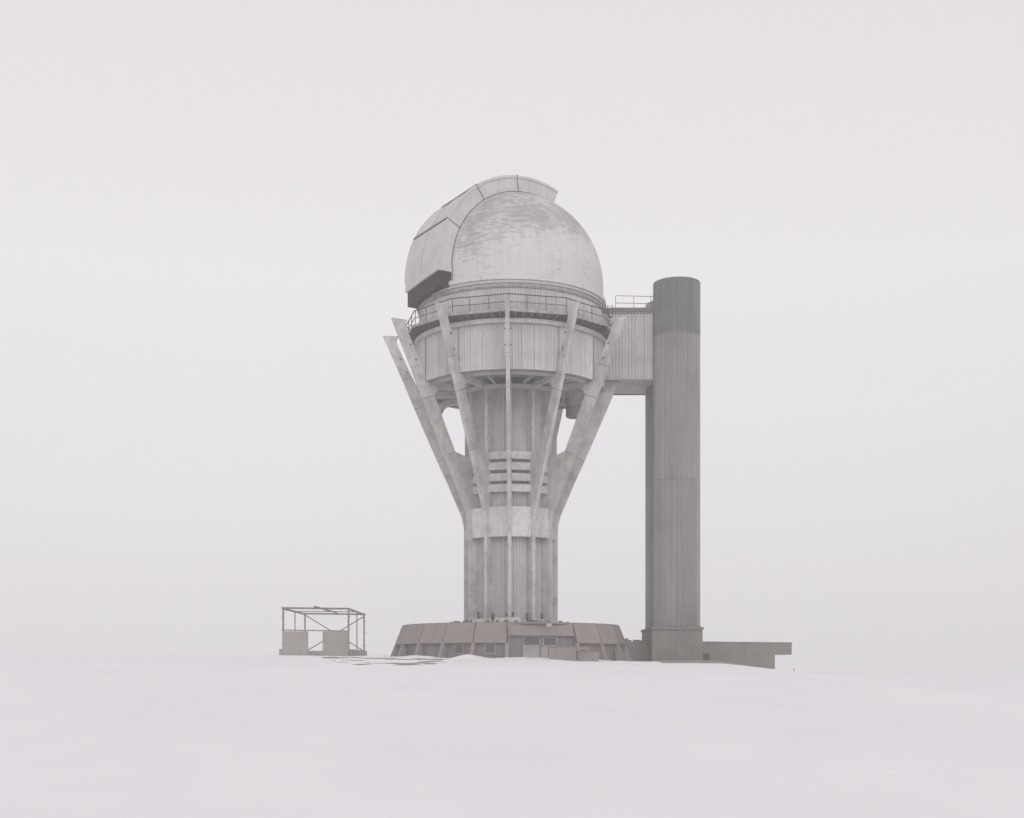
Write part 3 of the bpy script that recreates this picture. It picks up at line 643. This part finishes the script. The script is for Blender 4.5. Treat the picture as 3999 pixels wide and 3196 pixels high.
# ladder from the balcony to the bridge roof
LD = thing('access_ladder', (7.5, 92.3, 25.5), 'thin steel ladder from the balcony to the bridge roof', 'ladder')
for dx in (0, 0.38): MB().bar((7.25+dx,92.5,25.45),(7.25+dx,92.5,27.45),0.04).build('stile', M['rail'], LD)
for i in range(7): MB().bar((7.25,92.5,25.7+i*.28),(7.63,92.5,25.7+i*.28),0.03).build('rung', M['rail'], LD)

# ------------------------------------------------------------------ steel frame shed on the left
SH = thing('shed_frame', (-15.8, 103, 0.7), 'roofless steel shed frame with two wall panels on a concrete plinth', 'shed')
XL, XR, YF, YM, YB = -18.4, -13.15, 98.0, 103.3, 108.3; ZT = 4.66
def b_(p, q, w, n, m='frame'): return MB().bar(p, q, w).build(n, M[m], SH)
for (x, y, w) in ((XL,YF,.13),(XR,YF,.13),(XL,YM,.08),(XR,YM,.08),(XL,YB,.12),(XR,YB,.12)):
    b_((x,y,0.5),(x,y,ZT-0.02),w,'post')
    if w > .1:
        for z in (1.9, 3.0, 4.0): b_((x-0.17 if x < -15 else x,y,z),(x if x < -15 else x+0.17,y,z),0.05,'lug')
MB().bar((XL-0.13,YF,ZT+.05),(XR+0.05,YF,ZT-0.01),0.14,0.14).build('beam', M['frame'], SH)
MB().bar((XL-0.05,YB,ZT+.05),(XR+0.15,YB,ZT-0.03),0.14,0.14).build('beam', M['frame'], SH)
b_((XL,YM,ZT+.02),(XR,YM,ZT-0.03),.07,'beam')
b_((XL,YF-0.1,ZT),(XL,YB,ZT),.13,'beam'); b_((XR,YF,ZT-.03),(XR,YB,ZT-.03),.13,'beam')
MB().bar((-15.85,YF-0.25,ZT+0.15),(-15.5,YB-0.6,ZT+0.10),0.12).build('loose_purlin', M['frame'], SH)
b_((XL,YF-.02,2.93),(XR,YF-.02,2.86),.09,'rail')
b_((XL,YB,4.6),(XR,YB,1.35),.09,'brace'); b_((XR,YB,4.45),(XL,YB,1.3),.09,'brace')
MB().box(XL-0.02,-16.42,YF-0.10,YF+0.12,0.4,2.83).build('wall_panel', M['shedwall'], SH)
MB().box(-15.22,XR+0.0,YF-0.10,YF+0.12,0.4,2.82).build('wall_panel', M['shedwall'], SH)
MB().box(XL-0.33,XL+0.05,YF-0.02,YB+0.3,0.2,1.42).build('plinth', M['shedwall'], SH)
MB().box(XR-0.12,XR+0.22,YF+0.13,YB+0.3,0.2,1.40).build('plinth', M['shedwall'], SH)
MB().box(XL+0.06,XR-0.13,YB-0.02,YB+0.28,0.2,1.40).build('plinth', M['shedwall'], SH)

# small marker stake right, dead grass tufts
MB().bar((22.2,96,-0.6),(22.23,96,-0.14),0.045).build('marker_stake', M['rust']); tag(bpy.data.objects['marker_stake'], 'tiny dark stake in the snow right of the overhanging annex', 'stake')
gr = MB()
for (cx_, cy_, n, sp) in ((-10.6,93.2,26,.7),(-12,92.0,18,.8),(-16.2,88,12,.5),(-9.6,92.3,14,.5),(-17.2,96.5,10,.7),(-11.5,84,14,1.5),(12.5,88.5,14,1.6)):
    for i in range(n):
        x = cx_+random.gauss(0,sp); y = cy_+random.gauss(0,sp); z = gz(x,y)-0.03; h = random.uniform(.08,.30); l = random.uniform(-.12,.12)
        gr.add([(x-.012,y,z),(x+.012,y,z),(x+l,y+random.uniform(-.1,.1),z+h)], [(0,1,2)])
tag(gr.build('dead_grass', M['soil']), 'sparse dead grass stalks poking through the thin snow', 'grass', kind='stuff')

# ------------------------------------------------------------------ haze: one closed box of even air round everything
hz = bpy.data.materials.new('haze_air'); hz.use_nodes = True; t = hz.node_tree; t.nodes.clear()
o = t.nodes.new('ShaderNodeOutputMaterial'); pv = t.nodes.new('ShaderNodeVolumePrincipled')
pv.inputs['Color'].default_value = (0.985,0.975,0.985,1); pv.inputs['Density'].default_value = HAZE_DENSITY; pv.inputs['Anisotropy'].default_value = 0.0
t.links.new(pv.outputs[0], o.inputs['Volume'])
hb = MB().box(-295, 295, -28, 495, -6.0, 38.6).build('haze', hz); tag(hb, 'even pale fog filling the air over the snow field', 'fog', kind='stuff')
hb.visible_shadow = True
